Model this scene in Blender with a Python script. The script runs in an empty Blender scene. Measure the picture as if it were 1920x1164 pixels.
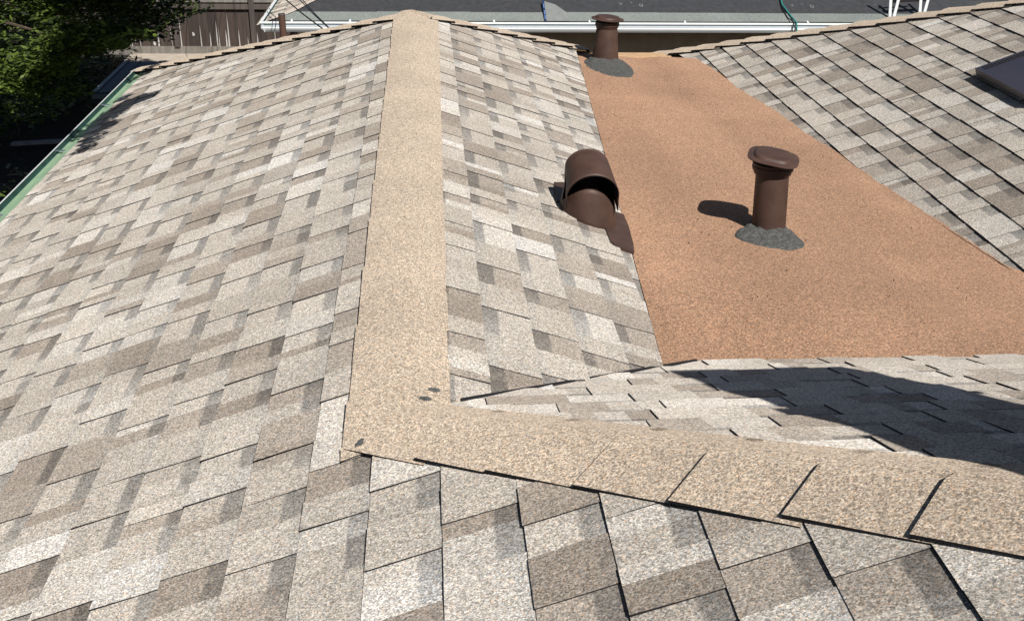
import bpy, bmesh, math, random
from mathutils import Vector, Matrix, noise as mnoise
random.seed(7)
S = bpy.context.scene
COL = S.collection
# ------------------------------------------------------------------ camera
CP = Vector((0.0872, 0.0, 1.2203))
YAW, PIT, ROL = 0.1128, 0.4488, 0.0235
F = Vector((math.sin(YAW)*math.cos(PIT), math.cos(YAW)*math.cos(PIT), -math.sin(PIT)))
R0 = Vector((math.cos(YAW), -math.sin(YAW), 0)); U0 = R0.cross(F)
RV = R0*math.cos(ROL) + U0*math.sin(ROL); UV = U0*math.cos(ROL) - R0*math.sin(ROL)
FP, PX, PY = 2220.4, 1045.17, 669.27          # focal length and principal point in photo pixels
cam = bpy.data.cameras.new('camera'); co = bpy.data.objects.new('camera', cam); COL.objects.link(co)
m = Matrix((RV, UV, -F)).transposed().to_4x4(); m.translation = CP; co.matrix_world = m
cam.sensor_fit = 'HORIZONTAL'; cam.sensor_width = 36; cam.lens = FP/1920*36
cam.shift_x = -(PX-960)/1920; cam.shift_y = (PY-582)/1920
cam.clip_start = 0.05; cam.clip_end = 1000
S.camera = co
S.render.resolution_x = 1024; S.render.resolution_y = 620
# ------------------------------------------------------------------ light
AZ, EL = math.radians(157), math.radians(46)
SUN = Vector((math.sin(AZ)*math.cos(EL), math.cos(AZ)*math.cos(EL), math.sin(EL)))
w = bpy.data.worlds.new('World'); S.world = w; w.use_nodes = True
nt = w.node_tree; nt.nodes.clear()
sky = nt.nodes.new('ShaderNodeTexSky'); sky.sky_type = 'NISHITA'; sky.sun_disc = False
sky.sun_elevation = EL; sky.sun_rotation = AZ
bg = nt.nodes.new('ShaderNodeBackground'); bg.inputs[1].default_value = 0.05
out = nt.nodes.new('ShaderNodeOutputWorld'); nt.links.new(sky.outputs[0], bg.inputs[0]); nt.links.new(bg.outputs[0], out.inputs[0])
sl = bpy.data.lights.new('sun', 'SUN'); sl.energy = 5.0; sl.angle = math.radians(0.5); sl.color = (1, .965, .91)
so = bpy.data.objects.new('sun', sl); COL.objects.link(so); so.rotation_euler = (-SUN).to_track_quat('-Z', 'Y').to_euler()
so.location = (6, -8, 12)
S.view_settings.view_transform = 'Standard'; S.view_settings.look = 'None'
S.view_settings.exposure = 0.22; S.view_settings.gamma = 1

# ------------------------------------------------------------------ materials
def newmat(name):
    m_ = bpy.data.materials.new(name); m_.use_nodes = True
    n = m_.node_tree.nodes; return m_, n, m_.node_tree.links, n['Principled BSDF']
def N(n, t, **k):
    x = n.new(t)
    for a, b in k.items(): setattr(x, a, b)
    return x
def ramp(n, stops, interp='LINEAR'):
    r = n.new('ShaderNodeValToRGB'); r.color_ramp.interpolation = interp
    e = r.color_ramp.elements
    while len(e) < len(stops): e.new(.5)
    for i, (p_, c) in enumerate(stops):
        e[i].position = p_; e[i].color = (c[0], c[1], c[2], 1) if not isinstance(c, (int, float)) else (c, c, c, 1)
    return r
def mul(n, l, a, b, mode='MULTIPLY', fac=1):
    x = n.new('ShaderNodeMix'); x.data_type = 'RGBA'; x.blend_type = mode; x.inputs[0].default_value = fac
    for sock, v in ((x.inputs[6], a), (x.inputs[7], b)):
        if isinstance(v, tuple): sock.default_value = (*v, 1)
        else: l.new(v, sock)
    return x.outputs[2]
def granule(name, base=None, contrast=1.0, scale=385, rough=.92, mott=.16, bump=.5, big=3.0, streak=False):
    m_, n, l, b = newmat(name)
    tc = N(n, 'ShaderNodeTexCoord')
    if base is None:
        a = N(n, 'ShaderNodeAttribute'); a.attribute_name = 'tint'; c0 = a.outputs['Color']
    else:
        c0 = base
    v = N(n, 'ShaderNodeTexVoronoi'); v.inputs['Scale'].default_value = scale; l.new(tc.outputs['Object'], v.inputs['Vector'])
    sp = N(n, 'ShaderNodeSeparateColor'); l.new(v.outputs['Color'], sp.inputs[0])
    k = contrast
    r = ramp(n, [(0, 1-.62*k), (.18, 1-.45*k), (.45, 1-.1*k), (.75, 1+.18*k), (.93, 1+.5*k), (1, 1+.75*k)])
    l.new(sp.outputs[0], r.inputs[0])
    x = mul(n, l, c0, r.outputs[0])
    # hue of single granules: a few rusty, a few grey-blue
    r2 = ramp(n, [(0, (1.18, .94, .76)), (.1, (1.06, .99, .92)), (.2, (1, 1, 1)), (.84, (1, 1, 1)), (1, (.88, .98, 1.12))])
    l.new(sp.outputs[1], r2.inputs[0]); x = mul(n, l, x, r2.outputs[0])
    v2 = N(n, 'ShaderNodeTexNoise'); v2.inputs['Scale'].default_value = 120; v2.inputs['Detail'].default_value = 2
    l.new(tc.outputs['Object'], v2.inputs['Vector'])
    r3 = ramp(n, [(.3, 1-mott), (.7, 1+mott)]); l.new(v2.outputs[0], r3.inputs[0]); x = mul(n, l, x, r3.outputs[0])
    v3 = N(n, 'ShaderNodeTexNoise'); v3.inputs['Scale'].default_value = big; v3.inputs['Detail'].default_value = 4
    l.new(tc.outputs['Object'], v3.inputs['Vector'])
    r4 = ramp(n, [(.3, .91), (.7, 1.07)]); l.new(v3.outputs[0], r4.inputs[0]); x = mul(n, l, x, r4.outputs[0])
    if streak:      # faint lengthwise wear bands and blotches of the roll
        for sc_, lo_, dd in (((2.6, .3, 1), .90, 0), ((.9, 1.8, 1), .945, 7)):
            mp = N(n, 'ShaderNodeMapping'); mp.inputs['Scale'].default_value = sc_; mp.inputs['Location'].default_value = (dd, dd, 0); l.new(tc.outputs['Object'], mp.inputs['Vector'])
            v4 = N(n, 'ShaderNodeTexNoise'); v4.inputs['Scale'].default_value = 1.0; v4.inputs['Detail'].default_value = 3; l.new(mp.outputs[0], v4.inputs['Vector'])
            r5 = ramp(n, [(.35, lo_), (.65, 2-lo_)]); l.new(v4.outputs[0], r5.inputs[0]); x = mul(n, l, x, r5.outputs[0])
    l.new(x, b.inputs['Base Color']); b.inputs['Roughness'].default_value = rough
    b.inputs['Specular IOR Level'].default_value = .25
    if 'Diffuse Roughness' in b.inputs: b.inputs['Diffuse Roughness'].default_value = 1.0
    bp = N(n, 'ShaderNodeBump'); bp.inputs['Strength'].default_value = bump; bp.inputs['Distance'].default_value = .0012
    l.new(v.outputs['Distance'], bp.inputs['Height']); bp.invert = True
    l.new(bp.outputs[0], b.inputs['Normal'])
    return m_, x
def plain(name, col, rough=.6, metal=0, var=.12, scale=14, spec=.4, bump=0, bscale=60):
    m_, n, l, b = newmat(name)
    tc = N(n, 'ShaderNodeTexCoord'); t = N(n, 'ShaderNodeTexNoise'); t.inputs['Scale'].default_value = scale; t.inputs['Detail'].default_value = 5
    l.new(tc.outputs['Object'], t.inputs['Vector'])
    r = ramp(n, [(.3, 1-var), (.7, 1+var)]); l.new(t.outputs[0], r.inputs[0])
    l.new(mul(n, l, tuple(col), r.outputs[0]), b.inputs['Base Color'])
    b.inputs['Roughness'].default_value = rough; b.inputs['Metallic'].default_value = metal; b.inputs['Specular IOR Level'].default_value = spec
    if bump:
        t2 = N(n, 'ShaderNodeTexNoise'); t2.inputs['Scale'].default_value = bscale; t2.inputs['Detail'].default_value = 6
        l.new(tc.outputs['Object'], t2.inputs['Vector'])
        bp = N(n, 'ShaderNodeBump'); bp.inputs['Strength'].default_value = bump; bp.inputs['Distance'].default_value = .01
        l.new(t2.outputs[0], bp.inputs['Height']); l.new(bp.outputs[0], b.inputs['Normal'])
    return m_
M = {}
M['shingle'], _ = granule('shingle_granules', contrast=.92)
M['cap'], _ = granule('cap_granules', base=(.365, .302, .236), contrast=.95, mott=.14)
M['rolled'], _ = granule('rolled_granules', base=(.275, .167, .107), contrast=.85, scale=300, mott=.2, big=1.3, streak=True)
M['edge'] = plain('asphalt_edge', (.014, .012, .014), .9, var=.4, scale=200)
M['brown'] = plain('brown_paint', (.070, .038, .028), .55, var=.26, scale=11, spec=.35, bump=.08, bscale=24)
M['brown_dk'] = plain('brown_paint_collar', (.06, .03, .021), .5, var=.18, scale=30)
M['mastic'] = plain('roofing_cement', (.088, .088, .082), .85, var=.4, scale=70, bump=1.0, bscale=90)
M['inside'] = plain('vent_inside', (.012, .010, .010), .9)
M['black_plastic'] = plain('black_plastic', (.040, .036, .050), .42, var=.12, scale=6, spec=.5)
M['green'] = plain('green_gutter_paint', (.27, .40, .26), .4, var=.12, scale=9)
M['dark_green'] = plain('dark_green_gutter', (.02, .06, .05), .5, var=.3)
M['white'] = plain('white_gutter_paint', (.78, .80, .80), .35, var=.03)
M['greyshade'] = plain('grey_gutter_groove', (.33, .38, .42), .5, var=.05)
M['tan_wood'] = plain('tan_fascia_wood', (.55, .36, .2), .7, var=.15, scale=25)
M['stucco'] = plain('brown_stucco', (.45, .35, .24), .95, var=.12, scale=8, bump=.4, bscale=180)
M['stucco_own'] = plain('cream_stucco', (.4, .33, .25), .95, var=.12, scale=6, bump=.4, bscale=180)
M['under'] = plain('roofing_underlayment', (.040, .041, .045), .75, var=.22, scale=18, bump=.15, bscale=12)
M['print'] = plain('faded_print', (.16, .16, .165), .8, var=.3, scale=60)
M['starter'], _ = granule('starter_granules', base=(.19, .21, .20), contrast=.5, scale=200)
M['starter_pale'] = plain('starter_back', (.19, .20, .195), .8, var=.1)
M['bluetape'] = plain('blue_tape', (.02, .035, .09), .4)
M['navy'] = plain('navy_metal', (.014, .032, .07), .6, var=.35, scale=2.5, spec=.5)
M['grey_trim'] = plain('grey_trim', (.12, .15, .18), .5)
M['soil'] = plain('dark_soil', (.018, .017, .014), .95, var=.4, scale=3, bump=.5, bscale=20)
M['concrete'] = plain('tan_concrete', (.44, .38, .31), .9, var=.12, scale=5)
M['cable'] = plain('black_cable', (.01, .01, .012), .6)
M['teal'] = plain('teal_hose', (.03, .22, .20), .5)
M['galv'] = plain('galvanised_sheet', (.45, .46, .47), .45, metal=.6, var=.1)
M['plank'] = plain('pale_plank', (.33, .33, .36), .8, var=.2)
M['bark'] = plain('bark', (.07, .05, .035), .95, var=.4, scale=30, bump=.8, bscale=40)
M['screen'] = plain('wire_screen', (.012, .010, .008), .9, spec=.05)
# fence: vertical boards, each its own shade, peeling pale streaks
def fence_mat():
    m_, n, l, b = newmat('weathered_fence_boards')
    tc = N(n, 'ShaderNodeTexCoord')
    a = N(n, 'ShaderNodeAttribute'); a.attribute_name = 'tint'
    mp = N(n, 'ShaderNodeMapping'); mp.inputs['Scale'].default_value = (16, 1, 1.6); l.new(tc.outputs['Object'], mp.inputs['Vector'])
    t = N(n, 'ShaderNodeTexNoise'); t.inputs['Scale'].default_value = 1.0; t.inputs['Detail'].default_value = 6; t.inputs['Roughness'].default_value = .7
    l.new(mp.outputs[0], t.inputs['Vector'])
    r = ramp(n, [(.28, .55), (.75, 1.5)]); l.new(t.outputs[0], r.inputs[0])
    x = mul(n, l, a.outputs['Color'], r.outputs[0]); l.new(x, b.inputs['Base Color']); b.inputs['Roughness'].default_value = .9
    return m_
M['fence'] = fence_mat()
def leaf_mat(name, c1, c2):
    m_, n, l, b = newmat(name)
    a = N(n, 'ShaderNodeAttribute'); a.attribute_name = 'tint'
    r = ramp(n, [(0, c1), (1, c2)]); l.new(a.outputs['Fac'], r.inputs[0])
    l.new(r.outputs[0], b.inputs['Base Color']); b.inputs['Roughness'].default_value = .55
    tr = N(n, 'ShaderNodeBsdfTranslucent'); l.new(r.outputs[0], tr.inputs[0])
    mx = N(n, 'ShaderNodeMixShader'); mx.inputs[0].default_value = .3
    o = n['Material Output']; l.new(b.outputs[0], mx.inputs[1]); l.new(tr.outputs[0], mx.inputs[2]); l.new(mx.outputs[0], o.inputs[0])
    return m_
M['leaf'] = leaf_mat('tree_leaves', (.006, .016, .005), (.20, .28, .05))

# ------------------------------------------------------------------ mesh helpers
class MB:
    def __init__(s): s.v = []; s.f = []; s.mi = []; s.c = []
    def face(s, pts, mi=0, col=(1, 1, 1), cols=None):
        i = len(s.v); s.v += [tuple(p) for p in pts]; s.f.append(tuple(range(i, i+len(pts)))); s.mi.append(mi)
        s.c += (cols if cols else [col]*len(pts))
    def box(s, o, a, b, c, mi=0, col=(1, 1, 1)):    # origin corner + three edge vectors
        o, a, b, c = map(Vector, (o, a, b, c))
        P = [o, o+a, o+a+b, o+b, o+c, o+a+c, o+a+b+c, o+b+c]
        if a.cross(b).dot(c) < 0: P = P[4:]+P[:4]
        for q in ((0, 3, 2, 1), (4, 5, 6, 7), (0, 1, 5, 4), (1, 2, 6, 5), (2, 3, 7, 6), (3, 0, 4, 7)):
            s.face([P[i] for i in q], mi, col)
    def tube(s, pts, r, mi=0, seg=8, cap=True, col=(1, 1, 1)):
        pts = [Vector(p) for p in pts]; rings = []
        for i, p in enumerate(pts):
            d = (pts[min(i+1, len(pts)-1)]-pts[max(i-1, 0)]).normalized()
            a = d.orthogonal().normalized() if i == 0 else (rings_a - d*rings_a.dot(d)).normalized()
            rings_a = a; b = d.cross(a); rr = r[i] if isinstance(r, (list, tuple)) else r
            rings.append([p + a*math.cos(t)*rr + b*math.sin(t)*rr for t in [2*math.pi*k/seg for k in range(seg)]])
        for i in range(len(rings)-1):
            for k in range(seg):
                s.face([rings[i][k], rings[i][(k+1) % seg], rings[i+1][(k+1) % seg], rings[i+1][k]], mi, col)
        if cap: s.face(rings[0][::-1], mi, col); s.face(rings[-1], mi, col)
    def build(s, name, mats, parent=None, smooth=False, merge=0, clips=None, loc=None, solid=0, bevel=0, sharp=0):
        me = bpy.data.meshes.new(name); me.from_pydata(s.v, [], s.f)
        for mm in (mats if isinstance(mats, (list, tuple)) else [mats]): me.materials.append(mm)
        me.polygons.foreach_set('material_index', s.mi)
        at = me.color_attributes.new('tint', 'FLOAT_COLOR', 'CORNER')
        flat = [x for c in s.c for x in (c[0], c[1], c[2], 1)]
        at.data.foreach_set('color', flat)
        if clips or merge:
            bm = bmesh.new(); bm.from_mesh(me)
            for pt, nn in (clips or []):
                bmesh.ops.bisect_plane(bm, geom=bm.verts[:]+bm.edges[:]+bm.faces[:], plane_co=pt, plane_no=nn, clear_outer=True)
            if merge: bmesh.ops.remove_doubles(bm, verts=bm.verts, dist=merge)
            bm.to_mesh(me); bm.free()
        if smooth: me.polygons.foreach_set('use_smooth', [True]*len(me.polygons))
        if smooth and sharp: me.set_sharp_from_angle(angle=math.radians(sharp))
        me.update()
        o = bpy.data.objects.new(name, me); COL.objects.link(o)
        if loc is not None:
            me.transform(Matrix.Translation(-Vector(loc))); o.location = loc
        if parent:
            o.parent = parent
            if parent.type == 'EMPTY' and parent.get('_base'): o.location = Vector(o.location) - parent.location
            elif parent.type == 'MESH': pass
        if bevel:
            mo = o.modifiers.new('bevel', 'BEVEL'); mo.width = bevel; mo.segments = 2; mo.limit_method = 'ANGLE'
        if solid:
            mo = o.modifiers.new('solid', 'SOLIDIFY'); mo.thickness = solid; mo.offset = 0
        return o
def tag(o, label=None, cat=None, group=None, kind=None):
    if label: o['label'] = label
    if cat: o['category'] = cat
    if group: o['group'] = group
    if kind: o['kind'] = kind
    return o
def thing(name, loc, label, cat, group=None):
    o = bpy.data.objects.new(name, None); COL.objects.link(o); o.location = loc; o.empty_display_size = .1
    o['_base'] = 1
    return tag(o, label, cat, group)
def ray(x, y): return (F*FP + RV*(x-PX) - UV*(y-PY))
def hit(x, y, n, k):
    d = ray(x, y); n = Vector(n); return CP + d*((k-n.dot(CP))/n.dot(d))
def aty(x, y, Y):                 # point seen at photo pixel (x, y) at depth Y
    d = ray(x, y); return CP + d*((Y-CP.y)/d.y)

# ------------------------------------------------------------------ roof planes
AL = 0.3576; T = math.tan(AL); CA, SA = math.cos(AL), math.sin(AL)
Y0, YP = 2.2604, 7.2189
E = .143
K4 = 1.2205
XE = -2.0; YE = 9.22; GZ = -3.1
def orange_z(x, y):
    z = -.15135 - .0502*x - .02916*y
    z += .040*max(0, min(1.45, (x-.75)/1.09))*max(0, min(1, (4.0-y)/.95))
    k_ = max(0, min(1, (1.7-x)/.8))*max(0, min(1, (3.75-y)/.6)); z -= .060*k_*k_*(3-2*k_)
    return z
# real colours of the shingle blend
BLEND = [((.352, .322, .282), 5), ((.318, .288, .25), 5), ((.262, .230, .196), 4.2), ((.226, .195, .164), 2.8), ((.392, .365, .328), 3.2), ((.44, .418, .387), .7), ((.338, .309, .271), 4)]
BW = [b for _, b in BLEND]
def tint(light=1.0):
    c = random.choices([a for a, _ in BLEND], BW)[0]; k = random.uniform(.93, 1.07)*light
    return tuple(x*k for x in c)
def shade(c, k): return (c[0]*k*.97, c[1]*k, c[2]*k*1.04)

def shingles(mb, O, u, v, n, u0, u1, s0, s1, off, light=1.0, h1=.0065, tabh=.0028):
    """courses of laminated shingles: u along the course, v up the slope"""
    k0 = math.floor((s0-off)/E); k1 = math.ceil((s1-off)/E)
    def P(uu, ss, hh): return O + u*uu + v*ss + n*hh
    top = .0012; far = 1 if u.y > 0 or u.x < 0 else -1
    for k in range(k0, k1):
        s = off + k*E
        x = u0 - random.uniform(0, .3); raised = random.random() < .5
        wob = random.uniform(-.0015, .0015); ph = random.uniform(0, 6.3)
        while x < u1:
            wdt = random.uniform(.08, .21) if raised else random.uniform(.085, .2)
            xa, xb = x, min(x+wdt, u1+.02)
            sa = s + wob + .0018*math.sin(x*3.1+ph) + random.uniform(-.001, .001)
            c1 = tint(light); c2 = tint(light) if random.random() < .42 else c1
            split = xa + (xb-xa)*random.uniform(.3, .7)
            segs = [(xa, split, c1), (split, xb, c2)] if c2 != c1 else [(xa, xb, c1)]
            hv_ = random.uniform(-.0012, .0012); hb, ht = (h1+tabh+hv_, top+tabh) if raised else (h1+hv_, top)
            def H(ss): return hb + (ht-hb)*(ss-sa)/(s+E-sa)
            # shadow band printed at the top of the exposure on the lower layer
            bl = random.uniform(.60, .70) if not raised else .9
            for a_, b_, cc in segs:
                if raised:
                    sk = random.uniform(.0, .005)
                    e1 = a_ + (sk if a_ == xa else 0); e2 = b_ - (sk if b_ == xb else 0)
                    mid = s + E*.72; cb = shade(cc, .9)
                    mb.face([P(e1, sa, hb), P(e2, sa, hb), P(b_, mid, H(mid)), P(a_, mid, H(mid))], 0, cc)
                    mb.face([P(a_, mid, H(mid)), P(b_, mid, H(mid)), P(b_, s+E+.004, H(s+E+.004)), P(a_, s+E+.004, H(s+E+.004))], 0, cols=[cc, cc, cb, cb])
                    mb.face([P(e1, sa, -.001), P(e2, sa, -.001), P(e2, sa, hb), P(e1, sa, hb)], 1)
                    if a_ == xa: mb.face([P(a_, s+E+.004, -.001), P(e1, sa, -.001), P(e1, sa, hb), P(a_, s+E+.004, ht)], 1)
                    if b_ == xb: mb.face([P(e2, sa, -.001), P(b_, s+E+.004, -.001), P(b_, s+E+.004, ht), P(e2, sa, hb)], 1)
                else:
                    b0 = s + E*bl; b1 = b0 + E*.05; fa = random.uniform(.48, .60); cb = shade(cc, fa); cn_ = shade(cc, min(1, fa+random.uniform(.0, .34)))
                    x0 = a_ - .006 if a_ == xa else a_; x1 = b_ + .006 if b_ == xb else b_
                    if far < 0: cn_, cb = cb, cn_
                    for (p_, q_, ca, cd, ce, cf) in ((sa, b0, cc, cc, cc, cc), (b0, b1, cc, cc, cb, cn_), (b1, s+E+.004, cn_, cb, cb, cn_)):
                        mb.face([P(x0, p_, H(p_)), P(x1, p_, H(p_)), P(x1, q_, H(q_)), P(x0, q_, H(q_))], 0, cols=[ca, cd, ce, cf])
                    mb.face([P(x0, sa, -.001), P(x1, sa, -.001), P(x1, sa, hb), P(x0, sa, hb)], 1)
            x += wdt; raised = not raised
V = Vector
MS = [M['shingle'], M['edge']]
house = thing('house', (0, 5, GZ), 'low house seen from its own shingled roof, with a flat orange-brown section between two slopes', 'house')
def slope(label, args, clips, **k):
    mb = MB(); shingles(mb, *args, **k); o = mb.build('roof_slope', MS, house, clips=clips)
    tag(o, label); return o
nL = V((-SA, 0, CA)); nR = V((SA, 0, CA)); nF = V((0, SA, CA))
# left slope beside the ridge, and the same plane carried on under the near hip
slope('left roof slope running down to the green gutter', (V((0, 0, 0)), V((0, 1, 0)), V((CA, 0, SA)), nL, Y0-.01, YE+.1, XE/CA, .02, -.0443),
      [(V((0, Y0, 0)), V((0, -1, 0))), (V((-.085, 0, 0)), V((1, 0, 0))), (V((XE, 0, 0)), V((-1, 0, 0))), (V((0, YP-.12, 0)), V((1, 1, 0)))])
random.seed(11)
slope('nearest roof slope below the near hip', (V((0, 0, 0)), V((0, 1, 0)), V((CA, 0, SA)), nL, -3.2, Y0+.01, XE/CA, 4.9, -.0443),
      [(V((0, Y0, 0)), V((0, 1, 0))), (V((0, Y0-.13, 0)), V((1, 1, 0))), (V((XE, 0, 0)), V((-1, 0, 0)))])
random.seed(12)
# right slope of the ridge down to the flat section
BX = lambda y: .733 + .0695*(y-3.03)
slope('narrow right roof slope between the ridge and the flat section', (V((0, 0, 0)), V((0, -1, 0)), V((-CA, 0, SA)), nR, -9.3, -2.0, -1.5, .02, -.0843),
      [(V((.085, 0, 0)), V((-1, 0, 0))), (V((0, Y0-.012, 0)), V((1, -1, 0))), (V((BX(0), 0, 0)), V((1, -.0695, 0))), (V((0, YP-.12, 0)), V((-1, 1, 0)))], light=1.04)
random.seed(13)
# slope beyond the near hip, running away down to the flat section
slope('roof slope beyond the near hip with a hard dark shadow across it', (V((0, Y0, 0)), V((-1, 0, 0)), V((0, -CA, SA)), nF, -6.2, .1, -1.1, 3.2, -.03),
      [(V((0, Y0+.09, 0)), V((-1, -1, 0))), (V((0, Y0, 0)), V((-1, 1, 0))), (V((.756, 3.135, 0)), V((.0818, 1, 0))), (V((Y0+K4/T, 0, 0)), V((1, 1, 0)))], light=1.2, h1=.006, tabh=.0035)  # tints lifted: this slope's bright sun response is put into the colour
random.seed(14)
# big right slope
S4 = 10.58
slope('far right roof slope rising from the flat section', (V((0, 0, -K4)), V((0, 1, 0)), V((CA, 0, SA)), nL, -.5, 9, 1.7, 7.2, 2.294/CA-.02),
      [(V((2.246-.0772*(0-3.853), 0, 0)), V((-1, -.0772, 0))), (V((0, S4-.12, 0)), V((1, 1, 0))), (V((Y0+K4/T, 0, 0)), V((-1, -1, 0)))], h1=.0085, tabh=.002)
# hidden back slopes
random.seed(15)
slope('back roof slope behind the far hips', (V((0, YP, 0)), V((-1, 0, 0)), V((0, -CA, SA)), nF, -1.1, 2.1, -2.15, .02, 0),
      [(V((0, YP+.09, 0)), V((-1, -1, 0))), (V((0, YP+.09, 0)), V((1, -1, 0))), (V((0, YE, 0)), V((0, 1, 0)))])
slope('back roof slope behind the right hip', (V((0, S4-K4/T, 0)), V((-1, 0, 0)), V((0, -CA, SA)), nF, -7, -1.62, -2.1, 2.6, 0),
      [(V((0, S4+.09, 0)), V((-1, -1, 0))), (V((0, YE, 0)), V((0, 1, 0)))])

# ------------------------------------------------------------------ ridge and hip caps
def caps(label, A, axis, length, cl, nl, cr, nr, wl, wr, seed, exp=.143, lift=.021, th=.0055, first=0.0, under=True, r=.05, sink=.016, grow=0, step=.0085, sr=.095, flat_r=None, taper=0, jit=.005):
    """cap shingles from A along axis; each butt faces back towards A. cl/cr: directions across each side"""
    random.seed(seed); mb = MB(); A = V(A); axis = V(axis).normalized(); up = (nl+nr).normalized()
    n_ = math.ceil((length-first)/exp)
    pts = [1, .85, .7, .56, .44, .34, .25, .17, .11, .05]
    for k in range(n_):
        a0 = first + k*exp + random.uniform(-.003, .003); a1 = min(a0 + exp + .03, length + .02)
        sh = random.uniform(-jit, jit); wl_ = wl*(1-taper*max(0, a0)/length); rot = random.uniform(-.004, .004)
        W = [-q*(wl_+sh) for q in pts] + [0] + [q*(wr-sh) for q in reversed(pts)]
        lj = random.uniform(-.0015, .002)
        def P(wv, a, h):
            c, nn = (cl, nl) if wv < 0 else (cr, nr); aw = abs(wv)
            f_ = min(1, aw/.07); nm = (up*(1-f_) + nn*f_).normalized()
            aw2 = math.sqrt(aw*aw + r*r) - r
            q = A + axis*(a + rot*wv/.14) + c*aw + up*((aw-aw2)*-.0)
            # rounded crest: sink the very peak a little
            q += up*(-sink*max(0, 1-aw/sr)**2)
            return q + nm*h
        gr = grow*min(k, 8); h0, h1_ = lift + lj + gr*.95, lift - step - gr*.05
        def hh(a, wv): 
            e = h0 + (h1_-h0)*(a-a0)/(a1-a0)
            
            if flat_r is not None and wv > 0: k_ = min(1, wv/.03); e = e*(1-k_) + flat_r*k_
            return e
        for i in range(len(W)-1):
            w0, w1 = W[i], W[i+1]
            q = [P(w0, a0, hh(a0, w0)), P(w1, a0, hh(a0, w1)), P(w1, a1, hh(a1, w1)), P(w0, a1, hh(a1, w0))]
            mb.face(q, 0)
            b0 = [P(w0, a0, max(-.001, hh(a0, w0)-max(.008, h0-h1_+.003))), P(w1, a0, max(-.001, hh(a0, w1)-max(.008, h0-h1_+.003)))]
            mb.face([b0[0], b0[1], q[1], q[0]], 1)
        for wv in (W[0], W[-1]):
            g = [P(wv, a0, max(.0045, hh(a0, wv)-.0058)), P(wv, a1, max(.0045, hh(a1, wv)-.0058)), P(wv, a1, hh(a1, wv)), P(wv, a0, hh(a0, wv))]
            mb.face(g if wv > 0 else g[::-1], 1)
    o = mb.build('hip_cap' if 'hip' in label else 'ridge_cap', [M['cap'], M['edge']], house)
    tag(o, label); return o
hipv = V((1, -1, T)).normalized()
def across(n_, ax, sgn):
    c = n_.cross(ax).normalized()
    return c if c.dot(sgn) > 0 else -c
# near hip (butts face down-left)
caps('near hip cap with thick dark butts stepping up to the right', V((0, Y0, 0))-hipv*.01, hipv, 3.6, across(nL, hipv, V((-1, -1, 0))), nL, across(nF, hipv, V((1, 1, 0))), nF, .152, .105, 3, exp=.2055, lift=.0178, first=.004, grow=.0003, step=.0100, sink=.010, sr=.035, flat_r=.0108)
# main ridge (butts face away from the camera)
caps('wide pale main ridge cap', V((0, YP+.07, 0)), V((0, -1, 0)), YP+.07-Y0+.12, V((CA, 0, -SA)), nR, V((-CA, 0, -SA)), nL, .153, .115, 4, exp=.205, lift=.017, step=.005, taper=.26, jit=.0022)
# far left hip, from eave up
hl = V((1, -1, T)).normalized(); L0 = V((XE+.03, YP-XE-.03, (XE+.03)*T))
caps('far left hip cap running down to the gutter end', L0, hl, (V((0, YP, 0))-L0).length-.03, across(nL, hl, V((-1, -1, 0))), nL, across(nF, hl, V((1, 1, 0))), nF, .138, .13, 5, exp=.197, first=-.09, lift=.030, step=.0165)
hr = V((-1, -1, T)).normalized(); R_0 = V((1.10, YP+1.10, -1.10*T))
caps('far right hip cap running down to the flat section', R_0, hr, (V((0, YP, 0))-R_0).length-.03, across(nR, hr, V((1, -1, 0))), nR, across(nF, hr, V((-1, 1, 0))), nF, .13, .13, 6, exp=.197, lift=.030, step=.0165)
x4 = 1.73; Q0 = V((x4, S4-x4, x4*T-K4))
caps('right hip cap climbing along the top of the right slope', Q0, hl, 7.5, across(nL, hl, V((-1, -1, 0))), nL, across(nF, hl, V((1, 1, 0))), nF, .13, .13, 8, exp=.2035, first=-.145, lift=.030, step=.0165)
# dabs of sealant on the cap
rc = [o for o in house.children if o.name.startswith('ridge_cap')][0]
from mathutils.bvhtree import BVHTree
def bvh(o): 
    return BVHTree.FromPolygons([v.co.copy() for v in o.data.vertices], [tuple(p.vertices) for p in o.data.polygons])
HC = [o for o in house.children if o.name.startswith('hip_cap')][0]
OFF = Vector(house.location)
def drop(objs, px, py):
    best = None
    for o, t_ in objs:
        q = t_.ray_cast(CP, ray(px, py).normalized())
        if q[0] is not None and (best is None or q[3] < best[0]): best = (q[3], q[0], q[1], o)
    return best
TREES = [(rc, bvh(rc)), (HC, bvh(HC))]
def dab(px, py, a, b, rot):
    c0_ = drop(TREES, px, py); parent = c0_[3]; mb = MB(); ring = []; inner = []
    for i in range(16):
        t_ = i/16*2*math.pi; k = 1+random.uniform(-.22, .22); u_, v_ = a*math.cos(t_)*k, b*math.sin(t_)*k
        for lst, f_, h_ in ((ring, 1, .0004), (inner, .6, .0022)):
            x_, y_ = px+(u_*math.cos(rot)-v_*math.sin(rot))*f_, py+(u_*math.sin(rot)+v_*math.cos(rot))*f_
            q = drop(TREES, x_, y_); nn = q[2] if q[2].z > 0 else -q[2]; lst.append(q[1]+nn*h_)
    for i in range(16): mb.face([ring[i], ring[(i+1) % 16], inner[(i+1) % 16], inner[i]], 0)
    mb.face(inner, 0)
    o = mb.build('sealant_dab', M['mastic'], None); o.parent = parent
random.seed(3)
dab(814, 731, 13, 4, .08); dab(796, 747, 12, 4, .1); dab(674, 830, 11, 5, -.8)

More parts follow.
